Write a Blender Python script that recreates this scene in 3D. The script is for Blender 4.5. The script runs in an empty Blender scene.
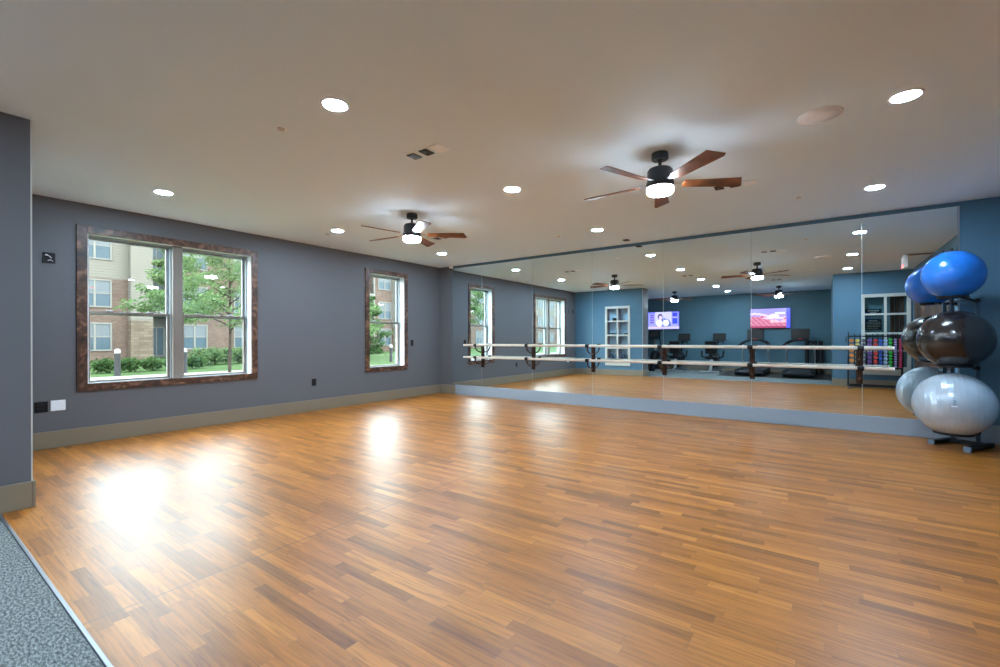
import bpy, math, random
from math import sin, cos, pi, radians as R
from mathutils import Vector, Matrix, Euler
random.seed(7)
C = bpy.context.scene.collection
# ------------------------------------------------------------------ dimensions
H = 2.74; XL = -6.85; XR = 1.64; YM = 7.27; YB = -3.40
CAM_H = 1.182
# ------------------------------------------------------------------ materials
MATS = {}
def newmat(name):
    m = bpy.data.materials.new(name); m.use_nodes = True
    nt = m.node_tree; b = nt.nodes['Principled BSDF']; MATS[name] = m
    return m, nt, b
def mat(name, col, rough=.5, metal=0, spec=.5, coat=0, bump=0, bscale=60, var=0, vscale=3, emit=None, es=0, sheen=0):
    m, nt, b = newmat(name)
    b.inputs['Base Color'].default_value = (*col, 1)
    b.inputs['Roughness'].default_value = rough
    b.inputs['Metallic'].default_value = metal
    b.inputs['Specular IOR Level'].default_value = spec
    b.inputs['Coat Weight'].default_value = coat
    b.inputs['Sheen Weight'].default_value = sheen
    if emit:
        b.inputs['Emission Color'].default_value = (*emit, 1); b.inputs['Emission Strength'].default_value = es
    tc = nt.nodes.new('ShaderNodeTexCoord')
    if bump:
        n = nt.nodes.new('ShaderNodeTexNoise'); n.inputs['Scale'].default_value = bscale
        nt.links.new(tc.outputs['Object'], n.inputs['Vector'])
        bp = nt.nodes.new('ShaderNodeBump'); bp.inputs['Strength'].default_value = bump; bp.inputs['Distance'].default_value = .01
        nt.links.new(n.outputs['Fac'], bp.inputs['Height']); nt.links.new(bp.outputs['Normal'], b.inputs['Normal'])
    if var:
        n = nt.nodes.new('ShaderNodeTexNoise'); n.inputs['Scale'].default_value = vscale; n.inputs['Detail'].default_value = 4
        nt.links.new(tc.outputs['Object'], n.inputs['Vector'])
        r = nt.nodes.new('ShaderNodeValToRGB')
        r.color_ramp.elements[0].position = .3; r.color_ramp.elements[1].position = .7
        r.color_ramp.elements[0].color = (*[c*(1-var) for c in col], 1); r.color_ramp.elements[1].color = (*[min(1, c*(1+var)) for c in col], 1)
        nt.links.new(n.outputs['Fac'], r.inputs['Fac']); nt.links.new(r.outputs['Color'], b.inputs['Base Color'])
    return m
class NB:
    """small node graph builder"""
    def __init__(s, nt): s.nt = nt
    def n(s, t, **k):
        x = s.nt.nodes.new(t)
        for a, v in k.items(): setattr(x, a, v)
        return x
    def l(s, a, b): s.nt.links.new(a, b)
    def m(s, op, a, b=None, c=None):
        x = s.n('ShaderNodeMath', operation=op)
        for i, v in enumerate((a, b, c)):
            if v is None: continue
            if isinstance(v, (int, float)): x.inputs[i].default_value = v
            else: s.l(v, x.inputs[i])
        return x.outputs[0]
    def ramp(s, f, stops):
        r = s.n('ShaderNodeValToRGB'); e = r.color_ramp.elements
        while len(e) < len(stops): e.new(.5)
        for k, (p, c) in enumerate(stops): e[k].position = p; e[k].color = (*c, 1)
        s.l(f, r.inputs['Fac']); return r.outputs['Color']
    def mix(s, mode, f, a, b):
        x = s.n('ShaderNodeMix', data_type='RGBA', blend_type=mode)
        if isinstance(f, (int, float)): x.inputs[0].default_value = f
        else: s.l(f, x.inputs[0])
        for i, v in ((6, a), (7, b)):
            if isinstance(v, tuple): x.inputs[i].default_value = (*v, 1)
            else: s.l(v, x.inputs[i])
        return x.outputs[2]

def wood_floor():
    m, nt, b = newmat('laminate_strip_floor'); g = NB(nt)
    tc = g.n('ShaderNodeTexCoord'); sp = g.n('ShaderNodeSeparateXYZ'); g.l(tc.outputs['Object'], sp.inputs[0])
    x, y = sp.outputs[0], sp.outputs[1]
    W = .058; L = .50
    row = g.m('FLOOR', g.m('DIVIDE', y, W))
    wn = g.n('ShaderNodeTexWhiteNoise', noise_dimensions='1D'); g.l(row, wn.inputs['W'])
    xs = g.m('ADD', g.m('DIVIDE', x, L), g.m('MULTIPLY', wn.outputs['Value'], 7.3))
    # uneven strip lengths
    wob = g.m('MULTIPLY', g.m('SINE', g.m('MULTIPLY_ADD', xs, 2.4, g.m('MULTIPLY', row, 1.7))), .22)
    xs2 = g.m('ADD', xs, wob)
    colm = g.m('FLOOR', xs2)
    cmb = g.n('ShaderNodeCombineXYZ'); g.l(row, cmb.inputs[0]); g.l(colm, cmb.inputs[1])
    w2 = g.n('ShaderNodeTexWhiteNoise', noise_dimensions='2D'); g.l(cmb.outputs[0], w2.inputs['Vector'])
    base = g.ramp(w2.outputs['Value'], [(0, (.23, .076, .008)), (.25, (.355, .119, .011)), (.75, (.425, .147, .016)), (1, (.52, .196, .027))])
    # grain
    gc = g.n('ShaderNodeCombineXYZ')
    g.l(g.m('MULTIPLY_ADD', x, 2.2, g.m('MULTIPLY', w2.outputs['Value'], 31)), gc.inputs[0])
    g.l(g.m('MULTIPLY', y, 38), gc.inputs[1]); g.l(g.m('MULTIPLY', w2.outputs['Value'], 17), gc.inputs[2])
    no = g.n('ShaderNodeTexNoise'); no.inputs['Scale'].default_value = 1.6; no.inputs['Detail'].default_value = 6; no.inputs['Roughness'].default_value = .62
    no.inputs['Distortion'].default_value = .5
    g.l(gc.outputs[0], no.inputs['Vector'])
    gr = g.ramp(no.outputs['Fac'], [(.30, (.50, .42, .34)), (.52, (1, 1, 1)), (.72, (1.3, 1.28, 1.22))])
    c = g.mix('MULTIPLY', .8, base, gr)
    # joints
    fy = g.m('FRACT', g.m('DIVIDE', y, W)); ey = g.m('MINIMUM', fy, g.m('SUBTRACT', 1, fy))
    fx = g.m('FRACT', xs2); ex = g.m('MINIMUM', fx, g.m('SUBTRACT', 1, fx))
    jy = g.m('LESS_THAN', ey, .018); jx = g.m('LESS_THAN', ex, .004)
    j = g.m('MAXIMUM', jy, jx)
    c = g.mix('MIX', g.m('MULTIPLY', j, .35), c, (.16, .075, .03))
    # panel seams, lines along Y (the dance floor is laid in rolls)
    sx = g.m('ABSOLUTE', g.m('ADD', x, 2.5)); s1 = g.m('LESS_THAN', sx, .004)
    c = g.mix('MIX', g.m('MULTIPLY', s1, .8), c, (.12, .06, .03))
    g.l(c, b.inputs['Base Color'])
    rn = g.n('ShaderNodeTexNoise'); rn.inputs['Scale'].default_value = 1.3; rn.inputs['Detail'].default_value = 5
    g.l(tc.outputs['Object'], rn.inputs['Vector'])
    g.l(g.m('MULTIPLY_ADD', rn.outputs['Fac'],   .10, .33), b.inputs['Roughness'])
    b.inputs['Specular IOR Level'].default_value = .52
    bp = g.n('ShaderNodeBump'); bp.inputs['Strength'].default_value = .035; bp.inputs['Distance'].default_value = .002
    g.l(g.m('SUBTRACT', no.outputs['Fac'], j), bp.inputs['Height']); g.l(bp.outputs['Normal'], b.inputs['Normal'])
    return m
def carpet_mat():
    m, nt, b = newmat('heather_carpet'); g = NB(nt)
    tc = g.n('ShaderNodeTexCoord')
    mp = g.n('ShaderNodeMapping'); mp.inputs['Rotation'].default_value = (0, 0, R(20)); mp.inputs['Scale'].default_value = (45, 110, 60)
    g.l(tc.outputs['Object'], mp.inputs[0])
    n1 = g.n('ShaderNodeTexNoise'); n1.inputs['Scale'].default_value = 1; n1.inputs['Detail'].default_value = 5; g.l(mp.outputs[0], n1.inputs['Vector'])
    n2 = g.n('ShaderNodeTexNoise'); n2.inputs['Scale'].default_value = 240; g.l(tc.outputs['Object'], n2.inputs['Vector'])
    f = g.m('MULTIPLY_ADD', n2.outputs['Fac'], .5, g.m('MULTIPLY', n1.outputs['Fac'], .6))
    g.l(g.ramp(f, [(.40, (.05, .055, .053)), (.53, (.15, .165, .16)), (.66, (.36, .38, .36))]), b.inputs['Base Color'])
    b.inputs['Roughness'].default_value = .95; b.inputs['Specular IOR Level'].default_value = .1
    bp = g.n('ShaderNodeBump'); bp.inputs['Strength'].default_value = .6; bp.inputs['Distance'].default_value = .004
    g.l(f, bp.inputs['Height']); g.l(bp.outputs['Normal'], b.inputs['Normal'])
    return m
def rustic(name, dark=(.018, .008, .005), mid=(.085, .036, .019), lite=(.26, .13, .075), scale=(1, 1, 1), rough=.42):
    m, nt, b = newmat(name); g = NB(nt)
    tc = g.n('ShaderNodeTexCoord'); mp = g.n('ShaderNodeMapping'); mp.inputs['Scale'].default_value = scale
    g.l(tc.outputs['Object'], mp.inputs[0])
    n1 = g.n('ShaderNodeTexNoise'); n1.inputs['Scale'].default_value = 5; n1.inputs['Detail'].default_value = 7; n1.inputs['Distortion'].default_value = 1.6
    g.l(mp.outputs[0], n1.inputs['Vector'])
    n2 = g.n('ShaderNodeTexNoise'); n2.inputs['Scale'].default_value = 28; n2.inputs['Detail'].default_value = 4; g.l(mp.outputs[0], n2.inputs['Vector'])
    f = g.m('MULTIPLY_ADD', n2.outputs['Fac'], .3, g.m('MULTIPLY', n1.outputs['Fac'], .75))
    g.l(g.ramp(f, [(.36, dark), (.52, mid), (.66, lite)]), b.inputs['Base Color'])
    b.inputs['Roughness'].default_value = rough
    bp = g.n('ShaderNodeBump'); bp.inputs['Strength'].default_value = .25; bp.inputs['Distance'].default_value = .003
    g.l(f, bp.inputs['Height']); g.l(bp.outputs['Normal'], b.inputs['Normal'])
    return m
def brick(name, c1, c2, mortar, bw, bh, vert_axis='YZ'):
    m, nt, b = newmat(name); g = NB(nt)
    tc = g.n('ShaderNodeTexCoord'); sp = g.n('ShaderNodeSeparateXYZ'); g.l(tc.outputs['Object'], sp.inputs[0])
    cb = g.n('ShaderNodeCombineXYZ'); g.l(g.m('ADD', sp.outputs[1], sp.outputs[0]), cb.inputs[0]); g.l(sp.outputs[2], cb.inputs[1])
    t = g.n('ShaderNodeTexBrick'); g.l(cb.outputs[0], t.inputs['Vector'])
    t.inputs['Color1'].default_value = (*c1, 1); t.inputs['Color2'].default_value = (*c2, 1); t.inputs['Mortar'].default_value = (*mortar, 1)
    t.inputs['Scale'].default_value = 1; t.inputs['Brick Width'].default_value = bw; t.inputs['Row Height'].default_value = bh; t.inputs['Mortar Size'].default_value = bh*.09
    n = g.n('ShaderNodeTexNoise'); n.inputs['Scale'].default_value = .9; g.l(tc.outputs['Object'], n.inputs['Vector'])
    c = g.mix('MULTIPLY', .5, t.outputs['Color'], g.ramp(n.outputs['Fac'], [(.3, (.7, .7, .7)), (.7, (1.15, 1.1, 1.05))]))
    g.l(c, b.inputs['Base Color']); b.inputs['Roughness'].default_value = .9
    return m
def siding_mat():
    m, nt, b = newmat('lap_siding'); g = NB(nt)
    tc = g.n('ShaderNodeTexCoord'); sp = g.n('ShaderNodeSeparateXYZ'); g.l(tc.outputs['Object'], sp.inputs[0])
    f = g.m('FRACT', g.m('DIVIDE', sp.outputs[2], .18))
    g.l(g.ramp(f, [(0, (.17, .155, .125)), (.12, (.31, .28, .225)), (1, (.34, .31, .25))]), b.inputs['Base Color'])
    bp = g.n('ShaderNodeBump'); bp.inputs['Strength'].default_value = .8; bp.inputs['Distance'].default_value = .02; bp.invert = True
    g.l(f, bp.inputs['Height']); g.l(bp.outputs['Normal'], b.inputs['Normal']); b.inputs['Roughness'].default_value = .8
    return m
def glass_mat():
    m, nt, b = newmat('window_glass'); g = NB(nt); nt.nodes.remove(b)
    tr = g.n('ShaderNodeBsdfTransparent'); tr.inputs[0].default_value = (.93, .97, .95, 1)
    gl = g.n('ShaderNodeBsdfGlossy'); gl.inputs['Roughness'].default_value = .01
    ge = g.n('ShaderNodeNewGeometry'); dp = g.n('ShaderNodeVectorMath', operation='DOT_PRODUCT'); g.l(ge.outputs['Incoming'], dp.inputs[0]); g.l(ge.outputs['Normal'], dp.inputs[1])
    cs = g.m('SUBTRACT', 1, g.m('ABSOLUTE', dp.outputs['Value']))      # reflectance of a thin pane, the same from both sides
    fr = g.m('MULTIPLY_ADD', g.m('POWER', cs, 5), .96, .04)
    mx = g.n('ShaderNodeMixShader'); g.l(fr, mx.inputs[0]); g.l(tr.outputs[0], mx.inputs[1]); g.l(gl.outputs[0], mx.inputs[2])
    g.l(mx.outputs[0], nt.nodes['Material Output'].inputs[0])
    return m
def leaf_mat(name, a, bcol):
    m, nt, b = newmat(name); g = NB(nt)
    oi = g.n('ShaderNodeTexCoord'); n = g.n('ShaderNodeTexNoise'); n.inputs['Scale'].default_value = 1.6; g.l(oi.outputs['Object'], n.inputs['Vector'])
    c = g.ramp(n.outputs['Fac'], [(.3, a), (.7, bcol)])
    g.l(c, b.inputs['Base Color']); b.inputs['Roughness'].default_value = .6
    tl = g.n('ShaderNodeBsdfTranslucent'); g.l(c, tl.inputs[0])
    mx = g.n('ShaderNodeMixShader'); mx.inputs[0].default_value = .4
    g.l(b.outputs[0], mx.inputs[1]); g.l(tl.outputs[0], mx.inputs[2]); g.l(mx.outputs[0], nt.nodes['Material Output'].inputs[0])
    return m
def screen_mat():
    m, nt, b = newmat('lit_screen'); g = NB(nt)
    a = g.n('ShaderNodeVertexColor', layer_name='Col')
    b.inputs['Base Color'].default_value = (.01, .01, .01, 1); b.inputs['Roughness'].default_value = .2
    g.l(a.outputs['Color'], b.inputs['Emission Color']); b.inputs['Emission Strength'].default_value = 1.15
    return m
def ribbed(name, col, rough, spec=.5, sc=46, metal=0, tint=None, strength=.35):
    m, nt, b = newmat(name); g = NB(nt)
    tc = g.n('ShaderNodeTexCoord'); sp = g.n('ShaderNodeSeparateXYZ'); g.l(tc.outputs['Object'], sp.inputs[0])
    w = g.m('SINE', g.m('MULTIPLY', sp.outputs[0], sc*2*pi))
    w = g.m('POWER', g.m('MULTIPLY_ADD', w, .5, .5), 4)
    n = g.n('ShaderNodeTexNoise'); n.inputs['Scale'].default_value = 5; n.inputs['Detail'].default_value = 5; g.l(tc.outputs['Object'], n.inputs['Vector'])
    g.l(g.ramp(n.outputs['Fac'], [(.3, tuple(c*.86 for c in col)), (.7, tuple(min(1, c*1.12) for c in col))]), b.inputs['Base Color'])
    b.inputs['Roughness'].default_value = rough; b.inputs['Specular IOR Level'].default_value = spec; b.inputs['Metallic'].default_value = metal
    bp = g.n('ShaderNodeBump'); bp.inputs['Strength'].default_value = strength; bp.inputs['Distance'].default_value = .002
    g.l(w, bp.inputs['Height']); g.l(bp.outputs['Normal'], b.inputs['Normal'])
    b.inputs['Coat Weight'].default_value = .45; b.inputs['Coat Roughness'].default_value = .22
    return m

M = dict(
 floor=wood_floor(), carpet=carpet_mat(), rustic=rustic('rustic_stained_casing'),
 barn=rustic('barn_board', (.012, .006, .004), (.050, .022, .012), (.15, .07, .035), (1, 1, .12), .8), blade=rustic('fan_blade_wood', (.07, .020, .006), (.15, .045, .013), (.23, .075, .024), (.5, .5, .5), .4),
 wallA=mat('slate_grey_paint_and_shade', (.142, .143, .152), .55, spec=.35, bump=.08, bscale=180),  # left wall's grey; on the corner and pier-end skins it stands for duller light
 wallB=mat('slate_blue_paint', (.085, .182, .262), .5, spec=.4, bump=.08, bscale=180),
 wallC=mat('gym_teal_paint', (.090, .185, .235), .5, spec=.4, bump=.08, bscale=180),
 ceil=mat('ceiling_paint', (.78, .91, .98), .85, spec=.2, bump=.1, bscale=120),
 base=mat('greige_trim_paint', (.26, .205, .14), .4),
 base_b=mat('pale_blue_grey_trim', (.31, .37, .43), .4),  # mirror-wall baseboard, bluer than the greige piece at the corner
 jamb=mat('white_jamb_paint', (.72, .75, .78), .5),
 vinyl=mat('taupe_vinyl', (.22, .185, .155), .4), vinyl_w=mat('grey_vinyl', (.30, .33, .34), .4),
 glass=glass_mat(),
 mirror=mat('silvered_mirror', (.81, .91, .93), .0, metal=1), edge=mat('polished_glass_edge', (.55, .66, .68), .15),
 chrome=mat('brushed_steel', (.62, .64, .66), .28, metal=1), alu=mat('aluminium_strip', (.36, .40, .45), .42, metal=1),
 black=mat('black_plastic', (.008, .008, .009), .5, spec=.25), satin=mat('black_satin_metal', (.010, .010, .012), .42, spec=.3),
 bronze=mat('dark_bronze_metal', (.060, .030, .020), .35, metal=.6), gun=mat('gunmetal_fan_body', (.050, .055, .062), .38, metal=.7),
 white=mat('white_plastic', (.94, .97, 1.0), .45), offw=mat('off_white_frame_paint', (.60, .58, .52), .5),
 barre=mat('pale_maple_barre', (.70, .60, .49), .38, var=.08, vscale=9),
 steel_blue=mat('blue_grey_powder_coat', (.045, .085, .125), .4, metal=.3),
 cap=mat('grey_plastic_cap', (.13, .20, .27), .4),
 rubber=mat('dark_rubber_floor', (.035, .026, .020), .85, var=.25, vscale=60),
 lamp=mat('lamp_lens', (.9, .9, .9), .4, emit=(.68, .93, 1.18), es=385), fanlamp=mat('fan_lamp_glass', (.9, .9, .9), .4, emit=(.82, .95, 1.06), es=74),
 tread=mat('running_belt', (.02, .02, .022), .8), scr_dark=mat('console_screen', (.02, .014, .010), .35, spec=.2, emit=(.25, .35, .45), es=.02),
 red=mat('red_plastic', (.6, .03, .02), .4), redlit=mat('red_sign_light', (.6, .05, .04), .4, emit=(1, .06, .03), es=3),
 screen=screen_mat(), sky_blue_ball=ribbed('blue_vinyl_ball', (.012, .165, .62), .20, .5, 30, strength=.2),
 black_ball=ribbed('black_vinyl_ball', (.016, .011, .010), .18, .55, 34, strength=.25), silver_ball=ribbed('silver_vinyl_ball', (.52, .60, .68), .24, .5, 24, .25, strength=.5),
 brick=brick('red_tan_brick', (.20, .115, .082), (.29, .19, .14), (.32, .29, .25), .22, .075), stone=brick('tan_ledger_stone', (.22, .165, .11), (.34, .27, .19), (.20, .17, .14), .5, .19),
 siding=siding_mat(), trimw=mat('exterior_cream_trim', (.40, .38, .33), .7), extglass=mat('dark_exterior_glass', (.022, .035, .042), .2, spec=.12), blind=mat('window_blind', (.33, .36, .37), .6),
 rail=mat('dark_railing', (.010, .010, .010), .6, spec=.2), bcap=mat('bollard_cap_white', (.16, .16, .16), .6), roof=mat('roof_shingle', (.12, .11, .10), .9),
 lawn=mat('lawn_grass', (.085, .16, .035), .95, var=.35, vscale=2.2, bump=.6, bscale=30), path=mat('concrete_path', (.50, .46, .40), .9, var=.08, vscale=3),
 bark=mat('tree_bark', (.09, .065, .05), .9, var=.3, vscale=8), leaf=leaf_mat('leaves_bright', (.11, .20, .07), (.23, .34, .13)), leaf2=leaf_mat('leaves_dark', (.06, .13, .035), (.13, .24, .07)),
 teal=mat('teal_back_panel', (.06, .22, .27), .6), violet=mat('grey_violet_side_paint', (.30, .27, .36), .6), paleblue=mat('pale_blue_back_panel', (.40, .60, .74), .6),
 chalk=mat('chalk_white_print', (.45, .45, .42), .7),
)
for _n, _k in {'red_tan_brick': .42, 'tan_ledger_stone': .45, 'lap_siding': .42, 'exterior_cream_trim': .40, 'window_blind': .32, 'roof_shingle': .5, 'lawn_grass': .42, 'concrete_path': .42, 'tree_bark': .5, 'leaves_bright': .62, 'leaves_dark': .50}.items():
    _k *= .56
    for _q in MATS[_n].node_tree.nodes:
        if _q.type == 'VALTORGB' and _n not in ('red_tan_brick', 'tan_ledger_stone'):
            for _e in _q.color_ramp.elements: _e.color = (*[c*_k for c in _e.color[:3]], 1)
        elif _q.type == 'TEX_BRICK':
            for _i in ('Color1', 'Color2', 'Mortar'): _q.inputs[_i].default_value = (*[c*_k for c in _q.inputs[_i].default_value[:3]], 1)
        elif _q.type == 'BSDF_PRINCIPLED': _q.inputs['Specular IOR Level'].default_value = .08; _q.inputs['Base Color'].default_value = (*[c*_k for c in _q.inputs['Base Color'].default_value[:3]], 1)
# ------------------------------------------------------------------ mesh builder
class MB:
    def __init__(s): s.v = []; s.f = []; s.sm = []
    def _add(s, vs, fs, smooth=False, T=None):
        o = len(s.v)
        s.v += [tuple(T @ Vector(p)) if T else tuple(p) for p in vs]
        for f in fs: s.f.append([o+i for i in f]); s.sm.append(smooth)
        return s
    def box(s, c, d, rot=None):
        x, y, z = [q/2 for q in d]
        T = Matrix.Translation(c)
        if rot: T = T @ Euler(rot).to_matrix().to_4x4()
        vs = [(a*x, b*y, e*z) for a in (-1, 1) for b in (-1, 1) for e in (-1, 1)]
        return s._add(vs, [(0, 1, 3, 2), (4, 6, 7, 5), (0, 4, 5, 1), (2, 3, 7, 6), (0, 2, 6, 4), (1, 5, 7, 3)], False, T)
    def span(s, a, b):
        return s.box([(p+q)/2 for p, q in zip(a, b)], [abs(q-p) for p, q in zip(a, b)])
    def bar(s, p, q, w, h):
        p, q = Vector(p), Vector(q); d = q-p
        T = Matrix.Translation((p+q)/2) @ d.to_track_quat('X', 'Z').to_matrix().to_4x4()
        l = d.length/2; vs = [(a*l, b*w/2, e*h/2) for a in (-1, 1) for b in (-1, 1) for e in (-1, 1)]
        return s._add(vs, [(0, 1, 3, 2), (4, 6, 7, 5), (0, 4, 5, 1), (2, 3, 7, 6), (0, 2, 6, 4), (1, 5, 7, 3)], False, T)
    def lathe(s, prof, n=24, T=None, smooth=True):
        """prof: (r, z) list, closed by caps"""
        vs = []; fs = []
        for r, z in prof:
            for k in range(n): a = 2*pi*k/n; vs.append((r*cos(a), r*sin(a), z))
        m = len(prof)
        for i in range(m-1):
            for k in range(n):
                k2 = (k+1) % n; fs.append((i*n+k, i*n+k2, (i+1)*n+k2, (i+1)*n+k))
        s._add(vs, fs, smooth, T)
        s._add(vs[:n], [tuple(range(n))[::-1]], False, T); s._add(vs[-n:], [tuple(range(n))], False, T)
        return s
    def cyl(s, p, q, r, n=16, r2=None):
        p, q = Vector(p), Vector(q); d = q-p
        T = Matrix.Translation(p) @ d.to_track_quat('Z', 'Y').to_matrix().to_4x4()
        return s.lathe([(r, 0), (r if r2 is None else r2, d.length)], n, T)
    def tube(s, pts, r, n=10, taper=None):
        pts = [Vector(p) for p in pts]; vs = []; fs = []; m = len(pts)
        up = None
        for i, p in enumerate(pts):
            d = (pts[min(i+1, m-1)]-pts[max(i-1, 0)]).normalized()
            if up is None:
                up = d.orthogonal().normalized()
            else:
                up = (up-d*up.dot(d)).normalized()
            w = d.cross(up); rr = r if taper is None else r*(1-(1-taper)*i/(m-1))
            for k in range(n): a = 2*pi*k/n; vs.append(tuple(p+up*rr*cos(a)+w*rr*sin(a)))
        for i in range(m-1):
            for k in range(n):
                k2 = (k+1) % n; fs.append((i*n+k, i*n+k2, (i+1)*n+k2, (i+1)*n+k))
        s._add(vs, fs, True); s._add(vs[:n], [tuple(range(n))[::-1]]); s._add(vs[-n:], [tuple(range(n))])
        return s
    def sphere(s, c, r, nu=48, nv=28, sc=(1, 1, 1), axis=None):
        vs = [(0, 0, 1)]; fs = []
        for i in range(1, nv):
            t = pi*i/nv
            for k in range(nu): a = 2*pi*k/nu; vs.append((sin(t)*cos(a), sin(t)*sin(a), cos(t)))
        vs.append((0, 0, -1)); e = len(vs)-1
        for k in range(nu):
            fs.append((0, 1+k, 1+(k+1) % nu)); b = 1+(nv-2)*nu; fs.append((e, b+(k+1) % nu, b+k))
        for i in range(nv-2):
            for k in range(nu):
                a = 1+i*nu; b = a+nu; k2 = (k+1) % nu; fs.append((a+k, b+k, b+k2, a+k2))
        T = Matrix.Translation(c) @ (axis if axis else Matrix.Identity(4))
        return s._add([(r*x*sc[0], r*y*sc[1], r*z*sc[2]) for x, y, z in vs], fs, True, T)
    def torus(s, c, Rr, r, a0=0, a1=2*pi, n=32, m=8, z=None):
        pts = [(c[0]+Rr*cos(a0+(a1-a0)*k/n), c[1]+Rr*sin(a0+(a1-a0)*k/n), c[2]) for k in range(n+1)]
        return s.tube(pts, r, m)
    def prism(s, poly, z0, z1, T=None):
        n = len(poly); vs = [(x, y, z0) for x, y in poly]+[(x, y, z1) for x, y in poly]
        fs = [tuple(range(n))[::-1], tuple(range(n, 2*n))]+[(k, (k+1) % n, n+(k+1) % n, n+k) for k in range(n)]
        return s._add(vs, fs, False, T)
def tag(o, label=None, cat=None, group=None, kind=None):
    if label: o['label'] = label
    if cat: o['category'] = cat
    if group: o['group'] = group
    if kind: o['kind'] = kind
    return o
def build(name, mb, material, parent=None, loc=(0, 0, 0), rz=0, bev=0, label=None, cat=None, group=None, kind=None):
    me = bpy.data.meshes.new(name); me.from_pydata(mb.v, [], mb.f); me.update()
    for p, sflag in zip(me.polygons, mb.sm): p.use_smooth = sflag
    for mm in (material if isinstance(material, (list, tuple)) else [material]): me.materials.append(mm)
    o = bpy.data.objects.new(name, me); C.objects.link(o); o.location = loc; o.rotation_euler = (0, 0, rz)
    if parent: o.parent = parent
    if bev:
        b = o.modifiers.new('Bevel', 'BEVEL'); b.width = bev; b.segments = 2; b.limit_method = 'ANGLE'; b.angle_limit = R(50)
    return tag(o, label, cat, group, kind)
def thing(name, label, cat, loc=(0, 0, 0), rz=0, group=None, kind=None):
    o = bpy.data.objects.new(name, None); C.objects.link(o); o.location = loc; o.rotation_euler = (0, 0, rz); o.empty_display_size = .1
    return tag(o, label, cat, group, kind)
def copy_tree(o, parent=None):
    c = o.copy(); C.objects.link(c)
    c.parent = parent
    for ch in [x for x in list(bpy.data.objects) if x.parent == o]: copy_tree(ch, c)
    return c
def struct(name, mb, m, parent=None, **k):
    return build(name, mb, m, parent, kind=None if parent else 'structure', **k)
def wall_x(mb, x0, x1, y0, y1, z0, z1, holes):   # slab normal to X; holes (ya, yb, za, zb)
    ys = sorted({y0, y1, *[h[0] for h in holes], *[h[1] for h in holes]}); zs = sorted({z0, z1, *[h[2] for h in holes], *[h[3] for h in holes]})
    for a, b in zip(ys, ys[1:]):
        for c, d in zip(zs, zs[1:]):
            if any(h[0] <= a and b <= h[1] and h[2] <= c and d <= h[3] for h in holes): continue
            mb.span((x0, a, c), (x1, b, d))
    return mb
def wall_y(mb, y0, y1, x0, x1, z0, z1, holes):
    xs = sorted({x0, x1, *[h[0] for h in holes], *[h[1] for h in holes]}); zs = sorted({z0, z1, *[h[2] for h in holes], *[h[3] for h in holes]})
    for a, b in zip(xs, xs[1:]):
        for c, d in zip(zs, zs[1:]):
            if any(h[0] <= a and b <= h[1] and h[2] <= c and d <= h[3] for h in holes): continue
            mb.span((a, y0, c), (b, y1, d))
    return mb
# ================================================================== ROOM
W1 = (1.424, 3.25, .657, 2.420); W2 = (5.36, 6.225, .630, 2.425)
WT = .25                                     # outer wall thickness
struct('floor', MB().span((XL-WT, .50, -.12), (XR+.2, YM+.2, 0)), M['floor'])
struct('floor_carpet', MB().span((XL-WT, YB-.2, -.12), (XR+.2, .484, 0)), M['carpet'])
struct('trim_1', MB().span((-4.6, .486, -.02), (.2, .502, .004)), M['alu'], bev=.002)
struct('floor_rubber', MB().span((-2.75, YB, 0), (.18, -1.0, .008)), M['rubber'])
struct('ceiling', MB().span((XL-WT, YB-.2, H), (XR+.2, YM+.2, H+.15)), M['ceil'])
struct('wall_left', wall_x(MB(), XL-WT, XL, YB-.2, YM+.2, 0, H, [W1, W2]), M['wallA'])
struct('wall_back_corner_shade', MB().span((XL, YM-.0005, 0), (-6.49, YM, H)), M['wallA'])  # thin skin on the same back wall; greyer corner light put into its colour
struct('wall_back', MB().span((XL, YM, 0), (XR+.2, YM+.2, H)), M['wallB'])
struct('wall_right', MB().span((XR, .5, 0), (XR+.2, YM, H)), M['wallB'])
struct('wall_front', MB().span((XL, YB-.2, 0), (XR+.2, YB, H)), M['wallC'])
PL = (XL, -4.557, .12, .65)                   # left pier  x0 x1 y0 y1
CB = (-5.77, -4.945, .31, 2.21)              # shelf unit in left pier
struct('wall_left_pier', wall_y(MB(), PL[2], PL[3], PL[0], PL[1], 0, H, [(CB[0]+.02, CB[1]-.02, CB[2]+.02, CB[3]-.02)]), M['wallB'])
LW = (.72, 1.60, .31, 2.21)                  # paned window in right pier
struct('wall_left_pier_back', MB().span((PL[0], PL[2]-.004, 0), (PL[1], PL[2]+.2, H)), M['wallB'])
struct('wall_right_pier', wall_y(MB(), .47, .75, .18, XR, 0, H, [(LW[0]+.02, LW[1]-.02, LW[2]+.02, LW[3]-.02)]), M['wallB'])
struct('wall_gym_side', MB().span((.18, YB, 0), (.38, .47, H)), M['wallC'])
struct('wall_left_pier_end_shade', MB().span((PL[1], PL[2]-.001, 0), (PL[1]+.002, PL[3]+.001, H)), M['wallA'])  # thin skin on the pier; the end's darker shade is put into its colour
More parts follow.
